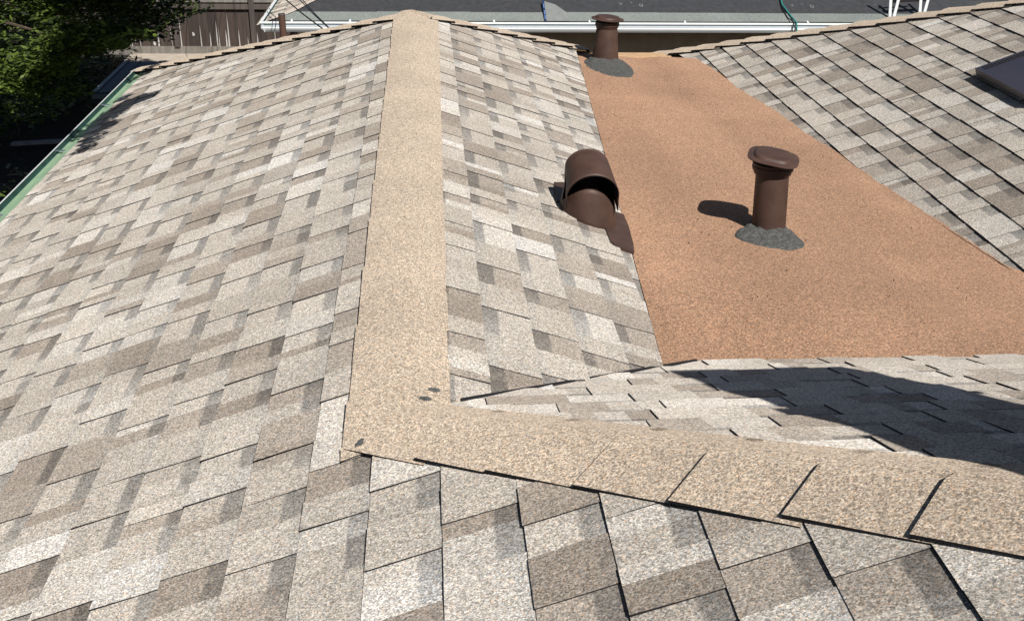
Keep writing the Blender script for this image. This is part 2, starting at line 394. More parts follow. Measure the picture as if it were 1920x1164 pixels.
# ------------------------------------------------------------------ flat rolled section
mb = MB(); NX, NY = 44, 110
def flat_pt(i, j):
    y = 2.75 + (8.27-2.75)*j/NY
    xl, xr = BX(y)-.14, 2.246-.0772*(y-3.853)+.16
    if y < 3.3: xr = 2.6
    x = xl + (xr-xl)*i/NX
    z = orange_z(x, y) + .006*mnoise.noise(V((x*1.6, y*1.1, 0))) + .003*mnoise.noise(V((x*5, y*3, 4)))
    # soft lengthwise welt and lap seams of the rolled sheet
    z += .006*math.exp(-((x-(1.62-.05*(y-5)))/.05)**2) + .0022*(.5+.5*math.tanh((x-1.28)/.008))
    z -= .022*math.exp(-((x-(2.246-.0772*(y-3.853)-.42))/.17)**2)*min(1, max(0, (y-3.2)/.8))
    for sy in (4.02, 5.6, 6.75): z += .0016*(.5+.5*math.tanh((y-sy-.01*math.sin(x*3))/.008))
    return V((x, y, z))
for i in range(NX):
    for j in range(NY): mb.face([flat_pt(i, j), flat_pt(i+1, j), flat_pt(i+1, j+1), flat_pt(i, j+1)], 0)
fl = mb.build('flat_roof', [M['rolled']], house, smooth=True, merge=1e-5); tag(fl, 'flat roof section of orange-brown granulated roll roofing')
# dark cut edges of the shingles where they meet the flat section and the valley
def ribbon(label, pts, nrm, h, low=.03, wid=.0):
    mb = MB(); P = []
    for q in pts: P.append((V(q)+V(nrm)*h, V(q)-V((0, 0, low))))
    for a, b in zip(P, P[1:]): mb.face([a[0], a[1], b[1], b[0]], 0)
    o = mb.build('shingle_edge', M['edge'], house); tag(o, label)
random.seed(21)
ys = [3.02+.05*i for i in range(108)]
ribbon('dark cut shingle edge along the right side of the flat section', [(2.246-.0772*(y-3.853)-.004+random.uniform(-.002, .002), y, T*(2.246-.0772*(y-3.853))-K4) for y in ys if y < 8.6], nL, .013)
ribbon('cut shingle edge along the left side of the flat section', [(BX(y)+.001, y, -T*BX(y)) for y in ys if y < 8.0], nR, .004, low=.08)
mb = MB()
vp = [V((d, Y0+d-.012, -T*d)) for d in [.14+i*.02 for i in range(37)]]
for a, b in zip(vp, vp[1:]): mb.face([a+V((0, 0, .0105)), a-V((0, 0, .02)), b-V((0, 0, .02)), b+V((0, 0, .0105))], 0); mb.face([a+V((0, 0, .0105)), b+V((0, 0, .0105)), b+V((0, .02, .008)), a+V((0, .02, .008))], 0)
tag(mb.build('shingle_edge', M['edge'], house), 'dark cut shingle edge in the short near valley')
# far fascia
mb = MB(); mb.box((1.06, 8.27, -.62), (.72, 0, 0), (0, .035, 0), (0, 0, .148)); 
mb.box((1.06, 8.3, -.55), (.72, 0, 0), (0, .30, -.02), (0, 0, .06)); mb.build('fascia', M['tan_wood'], house)
# gutter along the left eave (green, open trough, white lip)
def gutter_profile(x, z, flip=1):
    return [(x+.006, z+.004), (x+.008, z-.10), (x-.085, z-.10), (x-.118, z-.05), (x-.118, z), (x-.107, z+.003), (x-.107, z-.008),
            (x-.104, z-.016), (x-.098, z-.025), (x-.034, z-.027), (x-.030, z-.030), (x+.004, z-.022)]
zE = XE*T
mb = MB(); pr_ = gutter_profile(XE+.012, zE-.004)
YA, YB = -3.2, YE-.06
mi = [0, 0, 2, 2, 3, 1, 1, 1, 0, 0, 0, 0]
for i in range(len(pr_)-1):
    (xa, za), (xb, zb) = pr_[i], pr_[i+1]
    mb.face([(xa, YA, za), (xa, YB, za), (xb, YB, zb), (xb, YA, zb)], mi[i])
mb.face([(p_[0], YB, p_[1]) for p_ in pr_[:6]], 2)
mb.box((XE+.0, YA, zE-.002), (-.035, 0, -.006), (0, YB-YA, 0), (0, 0, .003), 0)
gt = mb.build('gutter', [M['green'], M['dark_green'], M['dark_green'], M['white']], house, solid=.0015); tag(gt, 'green painted gutter along the left eave')
for yy in [1.2, 2.3, 3.5, 4.7, 5.85, 7.0, 8.1]:
    mb = MB(); mb.box((XE, yy, zE-.012), (-.11, 0, 0), (0, .018, 0), (0, 0, .004)); o = mb.build('gutter_hanger', M['grey_trim'], None); o.parent = gt
# walls under the eaves
mb = MB()
mb.box((XE+.35, -3, GZ), (6.6, 0, 0), (0, YE-.45+3, 0), (0, 0, zE-GZ-.06)); mb.build('wall', M['stucco_own'], house)
mb = MB(); mb.box((XE+.02, -3.2, zE-.12), (.33, 0, 0), (0, YE+3.1, 0), (0, 0, .02)); mb.box((XE+.006, -3.2, zE-.2), (.022, 0, 0), (0, YE+3.1, 0), (0, 0, .18)); mb.build('soffit', M['tan_wood'], house)

# ------------------------------------------------------------------ vents
def superring(cx, cy, z, a, b, rot, ex=2.6, n_=40, tilt=(0, 0)):
    pts = []
    for i in range(n_):
        t = 2*math.pi*i/n_; c, s_ = math.cos(t), math.sin(t)
        x = a*math.copysign(abs(c)**(2/ex), c); y = b*math.copysign(abs(s_)**(2/ex), s_)
        X = x*math.cos(rot)-y*math.sin(rot); Y = x*math.sin(rot)+y*math.cos(rot)
        pts.append(V((cx+X, cy+Y, z + X*tilt[0] + Y*tilt[1])))
    return pts
def loft(mb, rings, mi=0, close=False, open_=False):
    for a, b in zip(rings, rings[1:]):
        n_ = len(a)
        for i in range(n_): mb.face([a[i], a[(i+1) % n_], b[(i+1) % n_], b[i]], mi)
    if close: mb.face(rings[-1], mi)
def vent_pipe(base, r0, r1, H, capr, label, rot, lean=(0, 0), ex=2.6, seed=1, mound=(.14, .17, -.06, .05), tilt=(0, 0), wide=(1, 1), ox=0):
    random.seed(seed)
    t = thing('vent_pipe', base, label, 'vent pipe')
    b = V(base)
    def c(z): return (b.x+lean[0]*z, b.y+lean[1]*z)
    mb = MB(); zs = [-.05, .0, H*.3, H*.62, H*.84]
    loft(mb, [superring(*c(z), b.z+z, r0+(r1-r0)*max(0, z)/H, r0+(r1-r0)*max(0, z)/H, 0, 2, 48) for z in zs], 0)
    mb.build('pipe', M['brown'], t, smooth=True, merge=1e-5)
    # collar with two rolled beads
    mb = MB(); prof = [(r1*.99, .775), (r1*1.13, .785), (r1*1.15, .80), (r1*1.15, .825), (r1*1.23, .835), (r1*1.26, .855), (r1*1.26, .885), (r1*1.22, .895), (r1*1.24, .905), (r1*1.25, .93), (r1*1.18, .935), (r1*1.12, .90), (r1*1.12, .80)]
    loft(mb, [superring(*c(H*z), b.z+H*z, q, q, 0, 2, 48) for q, z in prof], 0)
    mb.build('collar', M['brown_dk'], t, smooth=True, merge=1e-5, sharp=40)
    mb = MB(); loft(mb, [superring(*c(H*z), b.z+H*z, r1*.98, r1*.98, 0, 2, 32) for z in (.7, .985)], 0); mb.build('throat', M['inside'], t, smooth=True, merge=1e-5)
    # cap: flat rim, raised pressed lid
    a = capr; mb = MB()
    prof = [(.60, -.012), (.95, -.008), (1.0, -.006), (1.0, .0), (.985, .002), (.78, .004), (.765, .005), (.735, .016), (.71, .021), (.66, .024), (.45, .027), (.2, .028), (.05, .028)]
    loft(mb, [superring(*c(H), b.z+H+z*a*6.5, a*q*wide[0], a*q*wide[1], rot, ex if q > .3 else 2, 64, tilt) for q, z in prof], 0, close=True)
    mb.build('cap', M['brown'], t, smooth=True, merge=1e-5, sharp=38)
    # trowelled cement mound
    mx, my, oy, mh = mound; mb = MB(); nr, na = 14, 56; ph = [random.uniform(0, 6) for _ in range(4)]
    def G(i, j):
        t_ = 2*math.pi*j/na
        rad = 1 + .03*math.sin(2*t_+ph[0]) + .05*math.sin(3*t_+ph[1]) + .018*math.sin(7*t_+ph[2]) + .012*math.sin(13*t_+ph[3])
        q = 1-i/nr
        rr = r0*.8 + 0*q
        ex_, ey_ = math.cos(t_), math.sin(t_)
        x = b.x + ox*q + ex_*(rr*(1-q) + mx*rad*q); y = b.y + oy*q + ey_*(rr*(1-q) + my*rad*q)
        sp = (1-q)**1.3
        z = (surf(x, y)) + .0035*(1-q**8) + mh*sp + .010*(1-q**6)*mnoise.noise(V((x*38, y*38, seed))) + .005*(1-q**6)*mnoise.noise(V((x*95, y*95, seed)))
        if i == 0: z = surf(x, y) - .004
        return V((x, y, z))
    for i in range(nr):
        for j in range(na): mb.face([G(i, j), G(i, (j+1) % na), G(i+1, (j+1) % na), G(i+1, j)], 0)
    mb.build('cement_mound', M['mastic'], t, smooth=True, merge=1e-5)
    return t
def surf(x, y): return max(orange_z(x, y), -T*x if x < BX(y) else -9) + .004
vent_pipe((1.4075, 4.335, orange_z(1.4075, 4.335)), .067, .0635, .30, .1, 'near brown vent pipe with a square-cornered cap standing on the orange-brown flat roof', math.radians(-20), lean=(-.03, 0), seed=5, ex=3.3, wide=(.98, 1.12), mound=(.132, .15, -.10, .022), ox=-.022, tilt=(-.12, .05))
# small pale nail tab under the near cap is part of it
vent_pipe((1.265, 7.98, orange_z(1.265, 7.98)), .093, .064, .285, .108, 'far brown vent pipe with round cap in front of the white gutter', 0, ex=2.0, seed=6, mound=(.165, .36, -.20, .03), tilt=(-.06, 0), lean=(.03, 0))

# hooded vent on the narrow right slope
HX, HY = .672, 4.245; HZ = -T*HX
hv = thing('hooded_vent', (HX, HY, HZ), 'brown half-round hooded vent opening towards the viewer beside the flat section', 'roof vent')
def rs(x, y): return -T*x
mb = MB(); na = 72
def body_r(q): return (.110*(1-q) + .084*q)
def body_top(th):   # th: 0 facing the viewer (-y)
    a = abs(th)
    if a < math.radians(84): return .022 + .118*math.cos(a*1.05)**.9
    return .138 + .034*max(0, -math.cos(a))
rows = 8
def B(i, j, rr=1):
    th = -math.pi + 2*math.pi*j/na; top = body_top(th); q = i/rows; z = q*(top - .16*math.sin(th)*.09)
    r_ = body_r(min(1, z/.185))*rr; x = HX + math.sin(th)*r_; y = HY - math.cos(th)*r_*1.05
    zb = rs(x, y)*(1-min(1, z/.12)) + HZ*min(1, z/.12)
    return V((x, y, zb + z - (.015 if i == 0 else 0)))
for j in range(na):
    th0 = -math.pi+2*math.pi*j/na; th1 = -math.pi+2*math.pi*(j+1)/na
    if (abs(th0) < math.radians(84)) != (abs(th1) < math.radians(84)): 
        pass
    for i in range(rows): mb.face([B(i, j), B(i, j+1), B(i+1, j+1), B(i+1, j)], 0)
mb.build('body', M['brown'], hv, smooth=True, merge=1e-5, solid=.003)
# near-black throat faces, painting the shade inside the hood
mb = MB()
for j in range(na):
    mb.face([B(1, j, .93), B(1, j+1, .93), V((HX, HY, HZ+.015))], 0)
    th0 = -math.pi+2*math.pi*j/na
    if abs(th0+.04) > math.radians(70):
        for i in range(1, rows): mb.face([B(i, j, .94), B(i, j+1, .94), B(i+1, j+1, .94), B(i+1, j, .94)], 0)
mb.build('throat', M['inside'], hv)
# hood: half barrel, axis towards the viewer, tipped down
mb = MB(); nh = 30; L_ = 8
ax = V((.02, -1, -.36)).normalized(); back = V((HX, HY+.085, HZ+.172)); xd = V((1, .02, -.08)).normalized(); upv = xd.cross(-ax).normalized(); upv = upv if upv.z > 0 else -upv
def Hd(i, j, rr=1, drop=1):
    q = i/L_; r_ = (.083 + .014*q)*rr; c_ = back + ax*(.185*q)
    a = math.pi*(j/nh); x = math.cos(a)*r_; u_ = math.sin(a)*r_
    return c_ + xd*x + upv*u_
for i in range(L_):
    for j in range(nh): mb.face([Hd(i, j), Hd(i, j+1), Hd(i+1, j+1), Hd(i+1, j)], 0)
# skirts down the sides, tapering to points at the mouth
for j in (0, nh):
    for i in range(L_):
        d0 = .035+.015*(i/L_)**2; d1 = .035+.015*((i+1)/L_)**2
        a, b = Hd(i, j), Hd(i+1, j)
        mb.face([a, b, b-V((0, -.004, d1)), a-V((0, -.004, d0))], 0)
# back closing wall
bw = [Hd(0, j) for j in range(nh+1)]
mb.face(bw + [V((HX-.07, HY+.08, HZ+.02)), V((HX+.07, HY+.08, HZ-.02))], 0)
mb.build('hood', M['brown'], hv, smooth=True, merge=1e-5, solid=.003)
mb = MB()
for q in range(2, 7):
    o_ = V((HX, HY-.084, HZ+.105))
    mb.tube([o_+V((-.04+.01*q, 0, -.004)), o_+V((-.04+.01*q, .02, .045))], .0008, 0, 4)
for q in range(5):
    o_ = V((HX, HY-.084+.004*q, HZ+.104+.010*q)); mb.tube([o_+V((-.022, 0, 0)), o_+V((.022, 0, 0))], .0008, 0, 4)

mb.build('wire_screen', M['screen'], hv)
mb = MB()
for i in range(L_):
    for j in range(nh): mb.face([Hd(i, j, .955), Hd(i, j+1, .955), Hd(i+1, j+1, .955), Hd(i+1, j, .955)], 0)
mb.build('shade_lining', M['inside'], hv, smooth=True, merge=1e-5)  # near-black shell added to paint the hood's inside as shade
mb = MB()
def fp(x, y, h=.0125): return V((x, y, -T*x)) + nR*h
def plate(pts, h=.0125):
    mb.face([fp(x, y, h) for x, y in pts], 0)
    for (a, b) in zip(pts, pts[1:]+pts[:1]): mb.face([fp(*a, h), fp(*a, 0), fp(*b, 0), fp(*b, h)], 0)
PTS = [tuple(hit(px, py, (T, 0, 1), 0).xy) for px, py in ((1143, 458), (1152, 466), (1187, 479), (1185, 462), (1176, 428), (1167, 407), (1141, 398), (1120, 400))]
plate(PTS[::-1])
PT2 = [tuple(hit(px, py, (T, 0, 1), 0).xy) for px, py in ((1037, 347), (1062, 347), (1062, 380), (1040, 384))]
plate(PT2[::-1], .013)
mb.build('flashing', M['brown'], hv)

# grit and leaf crumbs scattered over the flat section
random.seed(9); mb = MB()
def chip(x, y, r_):
    z = orange_z(x, y) + .006*mnoise.noise(V((x*1.6, y*1.1, 0))) + .009; n8 = [V((x+math.cos(t_)*r_*random.uniform(.5, 1.2), y+math.sin(t_)*r_*random.uniform(.8, 2.2), z+random.uniform(-.001, .002))) for t_ in [k*1.05 for k in range(6)]]
    mb.face(n8, 0); mb.face([n8[0], n8[2], n8[4]-V((0, 0, .006))], 0)
for px, py in ((1316, 439), (1329, 443), (1291, 458), (1372, 428), (1141, 262), (1197, 494), (1548, 320), (1300, 180), (1420, 560)):
    q = hit(px, py, (.0502, .02916, 1), -.15135); chip(q.x, q.y, .003)
for _ in range(70):
    y = random.uniform(3.3, 8); chip(random.uniform(BX(y)+.03, 2.246-.0772*(y-3.853)-.03), y, random.uniform(.0012, .003))
tag(mb.build('roof_grit', M['edge']), kind='stuff')
# dark box vent on the right slope
c0 = hit(1832, 150, (-T, 0, 1), -K4)
bv = thing('box_vent', c0, 'low black box vent with a row of slots on the far right slope', 'roof vent')
uu, vv, nn = V((0, -1, 0)), V((CA, 0, SA)), nL
mb = MB(); o_ = c0 + nn*.028
LX, LY, TH = .52, .62, .036
mb.box(o_, vv*LX, uu*LY, nn*TH); mb.build('lid', M['black_plastic'], bv, bevel=.006)
mb = MB(); mb.box(c0 + vv*.05 + uu*.05 + nn*.002, vv*(LX-.1), uu*(LY-.1), nn*.03); mb.build('base', M['inside'], bv)
mb = MB()
for i in range(30):
    p0 = o_ + vv*(.028+i*.0155) + uu*.022 + nn*(TH-.001); mb.box(p0, vv*.0075, uu*.055, nn*.0028)
mb.build('slots', M['inside'], bv)
mb = MB(); mb.box(c0 + vv*(-.06) + uu*(-.05) + nn*.009, vv*(LX+.1), uu*(LY+.1), nn*.002)
# small plumbing vent behind the far left hip
pb = V((aty(531, 60, 8.5).x, 8.5, -T*(8.5-YP)))
pv = thing('plumbing_vent', pb, 'thin brown plumbing vent rising behind the far left hip', 'vent pipe')
ztop = aty(531, 27, 8.5).z
mb = MB(); mb.tube([pb-V((0, 0, .03)), V((pb.x-.002, pb.y, ztop))], .0235, 0, 20); mb.build('pipe', plain('brown_pipe_paint', (.085, .045, .032), .55), pv, smooth=False)
mb = MB(); loft(mb, [superring(pb.x-.002, pb.y, ztop+z, r_, r_, 0, 2, 20) for z, r_ in ((-.004, .0242), (.004, .0242), (.004, .019), (-.02, .019))], 0); mb.build('rim', M['mastic'], pv)
mb = MB(); loft(mb, [superring(pb.x, pb.y, pb.z+z, r_, r_, 0, 2, 20) for z, r_ in ((.0, .07), (.015, .055), (.06, .027))], 0); mb.build('boot', M['mastic'], pv, smooth=True, merge=1e-5)

# ------------------------------------------------------------------ made-up duct and cabinet, out of view at right, added to throw the hard shadow
du = thing('shadow_duct', (1.43, 1.0, .3), 'out-of-view sheet metal duct added to cast the hard shadow on the slope', 'air duct')
mb = MB(); mb.box((1.22, -.45, 1.02), (.455, 0, 0), (0, 2.14, 0), (0, 0, .09)); mb.build('casing', M['galv'], du)
for yy, hgt, wd in ((.42, .03, .10), (.80, .022, .16), (1.12, .03, .07), (1.36, .018, .12)):  # uneven bands shaped to give the cast shadow its bumpy edge
    mb = MB(); mb.box((1.22-hgt, yy, 1.01), (.455+2*hgt, 0, 0), (0, wd, 0), (0, 0, .11)); mb.build('shadow_bump', M['galv'], du, bevel=.008)
cl = thing('unseen_cabinet', (1.5, -1.1, .9), 'out-of-view pale cabinet added to carry the shadow-casting duct', 'cooler')
mb = MB(); mb.box((1.0, -1.5, .42), (1.0, 0, 0), (0, 1.05, 0), (0, 0, .95)); mb.build('cabinet', M['galv'], cl, bevel=.02)
mb = MB()
for k in range(9): mb.box((.985, -1.4, .75+k*.06), (.015, 0, .0), (0, .85, 0), (0, 0, .03))
mb.build('louvres', M['greyshade'], cl)

# ------------------------------------------------------------------ ground
g = MB(); g.face([(-150, -150, GZ), (150, -150, GZ), (150, 150, GZ), (-150, 150, GZ)]); tag(g.build('ground', M['soil']), kind='structure')
fy = 21.3
g = MB(); g.box((-5.0, 20.55, GZ), (4.8, 0, 0), (0, fy-20.55, 0), (0, 0, .02)); tag(g.build('patio_path', M['concrete']), kind='structure')

# ------------------------------------------------------------------ neighbour's house
NYD = 13.0
cnr = aty(487, 41, NYD); ZG = cnr.z; XC = cnr.x; bot = aty(487, 61, NYD).z
nb = thing('neighbour_house', (3, 16, GZ), 'neighbouring house being reroofed, with black underlayment and a long white gutter', 'house')
XR = 9.5; NT = .34
mb = MB()     # white front gutter: ogee steps as real profile
H_ = ZG-bot
prof = [(NYD+.10, ZG-.012), (NYD+.012, ZG-.012), (NYD+.012, ZG), (NYD, ZG), (NYD-.002, ZG-H_*.16), (NYD+.008, ZG-H_*.24), (NYD+.012, ZG-H_*.34), (NYD+.004, ZG-H_*.42), (NYD+.008, ZG-H_*.56), (NYD+.004, ZG-H_*.62), (NYD+.014, ZG-H_*.8), (NYD+.03, ZG-H_), (NYD+.13, ZG-H_)]
for a, b in zip(prof, prof[1:]):
    xa = XC + (a[0]-NYD)*1.0; xb = XC + (b[0]-NYD)*1.0
    k = 2 if a is prof[0] else (1 if a in (prof[5], prof[6]) else 0)  # grey faces paint the shade in the white gutter's grooves
    mb.face([(XC+.0+(NYD+.0-a[0])*-1.2+0, a[0], a[1]), (XR, a[0], a[1]), (XR, b[0], b[1]), (XC+(b[0]-NYD)*1.2, b[0], b[1])], k)
fg = mb.build('gutter', [M['white'], M['greyshade'], M['dark_green']], nb); tag(fg, 'long white front gutter')
mb = MB()     # side gutter: white outer lip, green trough
for (x0, z0), (x1, z1), k in (((0, 0), (.03, 0), 0), ((.03, -.004), (.05, -.03), 1), ((.05, -.03), (.115, -.03), 2), ((.115, -.03), (.12, 0), 2), ((0, 0), (.04, -H_), 0)):
    mb.face([(XC+x0, NYD, ZG+z0), (XC+x1, NYD, ZG+z1), (XC+x1, NYD+8, ZG+z1), (XC+x0, NYD+8, ZG+z0)], k)
tag(mb.build('gutter', [M['white'], M['dark_green'], M['green']], nb), 'side gutter with a green trough')
# roof planes
RX, RY, RZ = XC+.10, NYD+.09, ZG+.0
D = 3.2
mb = MB(); mb.face([(RX, RY, RZ), (XR, RY, RZ), (XR, RY+D, RZ+NT*D), (RX+D, RY+D, RZ+NT*D)]); mb.face([(RX+D, RY+D, RZ+NT*D), (XR, RY+D, RZ+NT*D), (XR, RY+2*D, RZ), (RX+D, RY+2*D, RZ)])
tag(mb.build('roof_slope', M['under'], nb), 'front roof slope covered in black underlayment')
NA = math.atan(NT); random.seed(31)
mb = MB(); shingles(mb, V((RX, 0, RZ)), V((0, 1, 0)), V((math.cos(NA), 0, math.sin(NA))), V((-math.sin(NA), 0, math.cos(NA))), RY-.1, RY+5, -.01, 3.5, 0, light=1.15)
tag(mb.build('roof_slope', MS, nb, clips=[(V((RX, RY, 0)), V((1, -1, 0)))]), 'side roof slope still shingled')
# curled shingle fringe lying past the hip
def hz(x, y): return RZ + NT*(y-RY)
nn_ = V((0, -math.sin(NA), math.cos(NA)))
mb = MB(); NS = 26
for i in range(NS):
    a, b = i/NS, (i+1)/NS
    def q(t_, s_):
        d_ = 1.2*t_; w_ = .055*math.sin(min(1, t_*4)*math.pi/2)+.015*math.sin(t_*15)
        return V((RX+d_+w_*s_, RY+d_-.02*s_, RZ+NT*d_-(0.0)*s_+.014*(1-s_*.6)+.0))
    mb.face([q(a, 0), q(a, 1), q(b, 1), q(b, 0)], 0, (.42, .37, .33)); mb.face([q(a, 1), q(a, 1)-V((0, 0, .012)), q(b, 1)-V((0, 0, .012)), q(b, 1)], 1)
mb.build('shingle_fringe', MS, nb)
# starter strip in two lengths
mb = MB(); random.seed(5)
xs = [RX+.12]; 
while xs[-1] < XR-.9: xs.append(xs[-1]+random.uniform(.9, 1.05))
for i, (a, b) in enumerate(zip(xs, xs[1:])):
    w_ = .195 + random.uniform(-.008, .008); h_ = .004+.002*(i % 2)
    mb.box(V((a, RY-.012, hz(a, RY-.012)))+nn_*.001, V((b-a+.0, 0, 0)), V((0, w_*math.cos(NA), w_*math.sin(NA))), nn_*h_, 0)
tag(mb.build('starter_strip', [M['starter']], nb), 'grey-green starter strip along the eave')
mb = MB()   # lap line and upturned corner of underlayment
mb.box(V((RX+.6, RY+.62, hz(0, RY+.62)))+nn_*.001, V((XR-RX-.6, .0, 0)), V((0, .9, .9*NT)), nn_*.002, 0)
mb.build('underlayment_lap', M['under'], nb)
mb = MB(); mb.box(V((XC+.5, NYD+.5, GZ)), V((XR-XC-.6, 0, 0)), V((0, 6, 0)), V((0, 0, bot-GZ+.02))); mb.build('wall', M['stucco'], nb)
mb = MB(); mb.box(V((XC+.13, NYD+.12, bot)), V((XR-XC-.2, 0, 0)), V((0, .4, 0)), V((0, 0, .02))); mb.build('soffit', M['stucco'], nb)
# gutter clips
def on_front(px, py): return hit(px, py, (0, -NT, 1), RZ-NT*RY)
for px in (548, 657, 926, 1104, 1282, 1511):
    p0 = on_front(px, 41); mb = MB(); mb.box(V((p0.x-.012, NYD-.001, ZG-.002)), (.022, 0, 0), (0, .05, .0), (0, 0, .012)); mb.box(V((p0.x-.004, NYD+.03, ZG+.006)), (.008, 0, 0), (0, .012, 0), (0, 0, .016))
    o = mb.build('gutter_clip', M['white'], None); o.parent = fg
# printed letters on the underlayment
def text(body, px, py, size, rot):
    cu = bpy.data.curves.new('printed_text', 'FONT'); cu.body = body; cu.size = size; cu.extrude = .0004; cu.align_x = 'CENTER'; cu.align_y = 'CENTER'
    o = bpy.data.objects.new('printed_text', cu); COL.objects.link(o)
    dg = bpy.context.evaluated_depsgraph_get(); me = bpy.data.meshes.new_from_object(o.evaluated_get(dg)); bpy.data.objects.remove(o)
    p0 = on_front(px, py) + nn_*.004
    mtx = Matrix((V((1, 0, 0)), V((0, math.cos(NA), math.sin(NA))), nn_)).transposed().to_4x4() @ Matrix.Rotation(rot, 4, 'Z'); mtx.translation = p0
    me.transform(mtx); me.materials.clear(); me.materials.append(M['print'])
    o = bpy.data.objects.new('printed_text', me); COL.objects.link(o); o.parent = nb; o.location = -nb.location
for px, py, s_, r_ in ((1202, 11, .10, 170), (1183, 6, .05, 190), (1163, 8, .08, 170), (1188, 13, .04, 170), (1522, 13, .10, 170), (1503, 9, .05, 190), (1484, 11, .07, 170), (1682, 15, .08, 170), (1640, 10, .05, 190)):
    text('B' if s_ > .09 else random.choice(['R', 'K', 'B', 'x']), px, py, s_, math.radians(r_))
for px0, px1, y_ in ((925, 985, 2.5), (1095, 1150, 3.5)):
    text('- - - - -', (px0+px1)/2, y_, .05, math.radians(180))

# ------------------------------------------------------------------ things on the neighbour's roof
fp0 = on_front(1022, 41)
sc = thing('loose_shingle', fp0, 'loose grey starter piece with a blue taped edge lying on the white gutter', 'shingle')
mb = MB(); A_, B_, C_, D_ = (on_front(1021, 42)+nn_*.012), on_front(1068, 42)+nn_*.012, on_front(1060, 27)+nn_*.03, on_front(1016, 9)+nn_*.045
Cm = on_front(1040, 16)+nn_*.045
mb.face([A_, B_, C_, Cm, D_], 0); mb.build('sheet', M['starter_pale'], sc, solid=.003)
mb = MB(); d_ = (D_-A_); e_ = V((.022, 0, 0)); mb.box(A_+nn_*.004, e_, d_, nn_*.002); mb.build('tape', M['bluetape'], sc)
TP = plain('tape_print', (.12, .2, .42), .5)
for q_ in (.06, .3, .62): mb = MB(); mb.box(A_+nn_*.0065+d_*q_+V((.006, 0, 0)), V((.010, 0, 0)), d_*.2, nn_*.0008); mb.build('tape_mark', TP, sc)
# hose
pts = [on_front(1461, -12), on_front(1463, 0), on_front(1466, 12), on_front(1475, 24), on_front(1484, 36)]
pts = [p_+nn_*.02 for p_ in pts] + [V((on_front(1489, 43).x, NYD-.012, ZG+.012)), V((on_front(1489, 43).x+.02, NYD-.02, ZG-.12)), V((on_front(1489, 43).x+.0, NYD-.02, ZG-.5)), V((on_front(1489, 43).x+.0, NYD-.02, ZG-1.6))]
mb = MB(); mb.tube(pts, .009, 0, 8); tag(mb.build('hose', M['teal']), 'thin teal hose hanging over the white gutter', 'hose')
mb = MB(); pts2 = [on_front(1462, 2)+nn_*.015, on_front(1466, 18)+nn_*.015, on_front(1476, 36)+nn_*.015, V((on_front(1490, 43).x-.03, NYD-.012, ZG+.012)), V((on_front(1490, 43).x-.06, NYD-.03, ZG-.14)), V((on_front(1490, 43).x-.08, NYD-.03, ZG-1.3))]  # black tube stands in for the hose's cast shadow
mb.tube(pts2, .006, 0, 8); tag(mb.build('hose_shadow', M['cable']), 'thin black tube drawn as the shadow of the teal hose', 'hose_shadow')
# white folding stand
s0_ = on_front(1672, 36); s1_ = on_front(1728, 33)
st = thing('roof_stand', s0_, 'white metal stand of paired tapering legs on the black underlayment', 'stand')
for p_ in (s0_, s1_):
    for dx in (-.085, .085):
        mb = MB(); foot = p_+V((dx*.26, 0, .01)); head = p_+V((dx*.8, -.02, .43)); sd = V((.032, 0, 0))
        mb.box(foot-sd*.5, sd, V((0, .02, 0)), head-foot); mb.build('leg', M['white'], st)
mb = MB(); mb.box(s0_+V((0, .02, .17)), (s1_-s0_)*1.1, V((0, .02, 0)), V((0, 0, .05))); mb.box(s0_+V((0, .02, .30)), (s1_-s0_), V((0, .015, 0)), V((0, 0, .02)))
mb.build('crossbar', M['inside'], st)
mb = MB(); wb = on_front(1818, 1); mb.box(wb+nn_*.01, V((.6, 0, 0)), V((0, .25, .25*NT)), nn_*.03); tag(mb.build('white_board', M['white']), 'white board lying on the dark roof at the top right edge', 'board')
# cables over the far left hip
def cable(p0, p1, label, r_=.008):
    a = aty(*p0, 9.3); b = aty(*p1, 11.2); d_ = b-a
    pts = [a-d_*.25-V((0, 0, .02)), a, a+d_*.5-V((0, 0, .008)), b, b+d_*2.2+V((0, 0, .05)), b+d_*4.5+V((0, 0, .25))]
    mb = MB(); mb.tube(pts, r_, 0, 6); tag(mb.build('cable', M['cable']), label, 'cable', 'black cables over the far left hip')
cable((607, 56), (536, 0), 'single black cable, leftmost of the three crossing the white gutter', .0055)
cable((616, 53), (560, -2), 'middle black cable of the close pair crossing the white gutter', .0045)
cable((618, 54), (565, -2), 'rightmost black cable of the close pair crossing the white gutter', .0045)

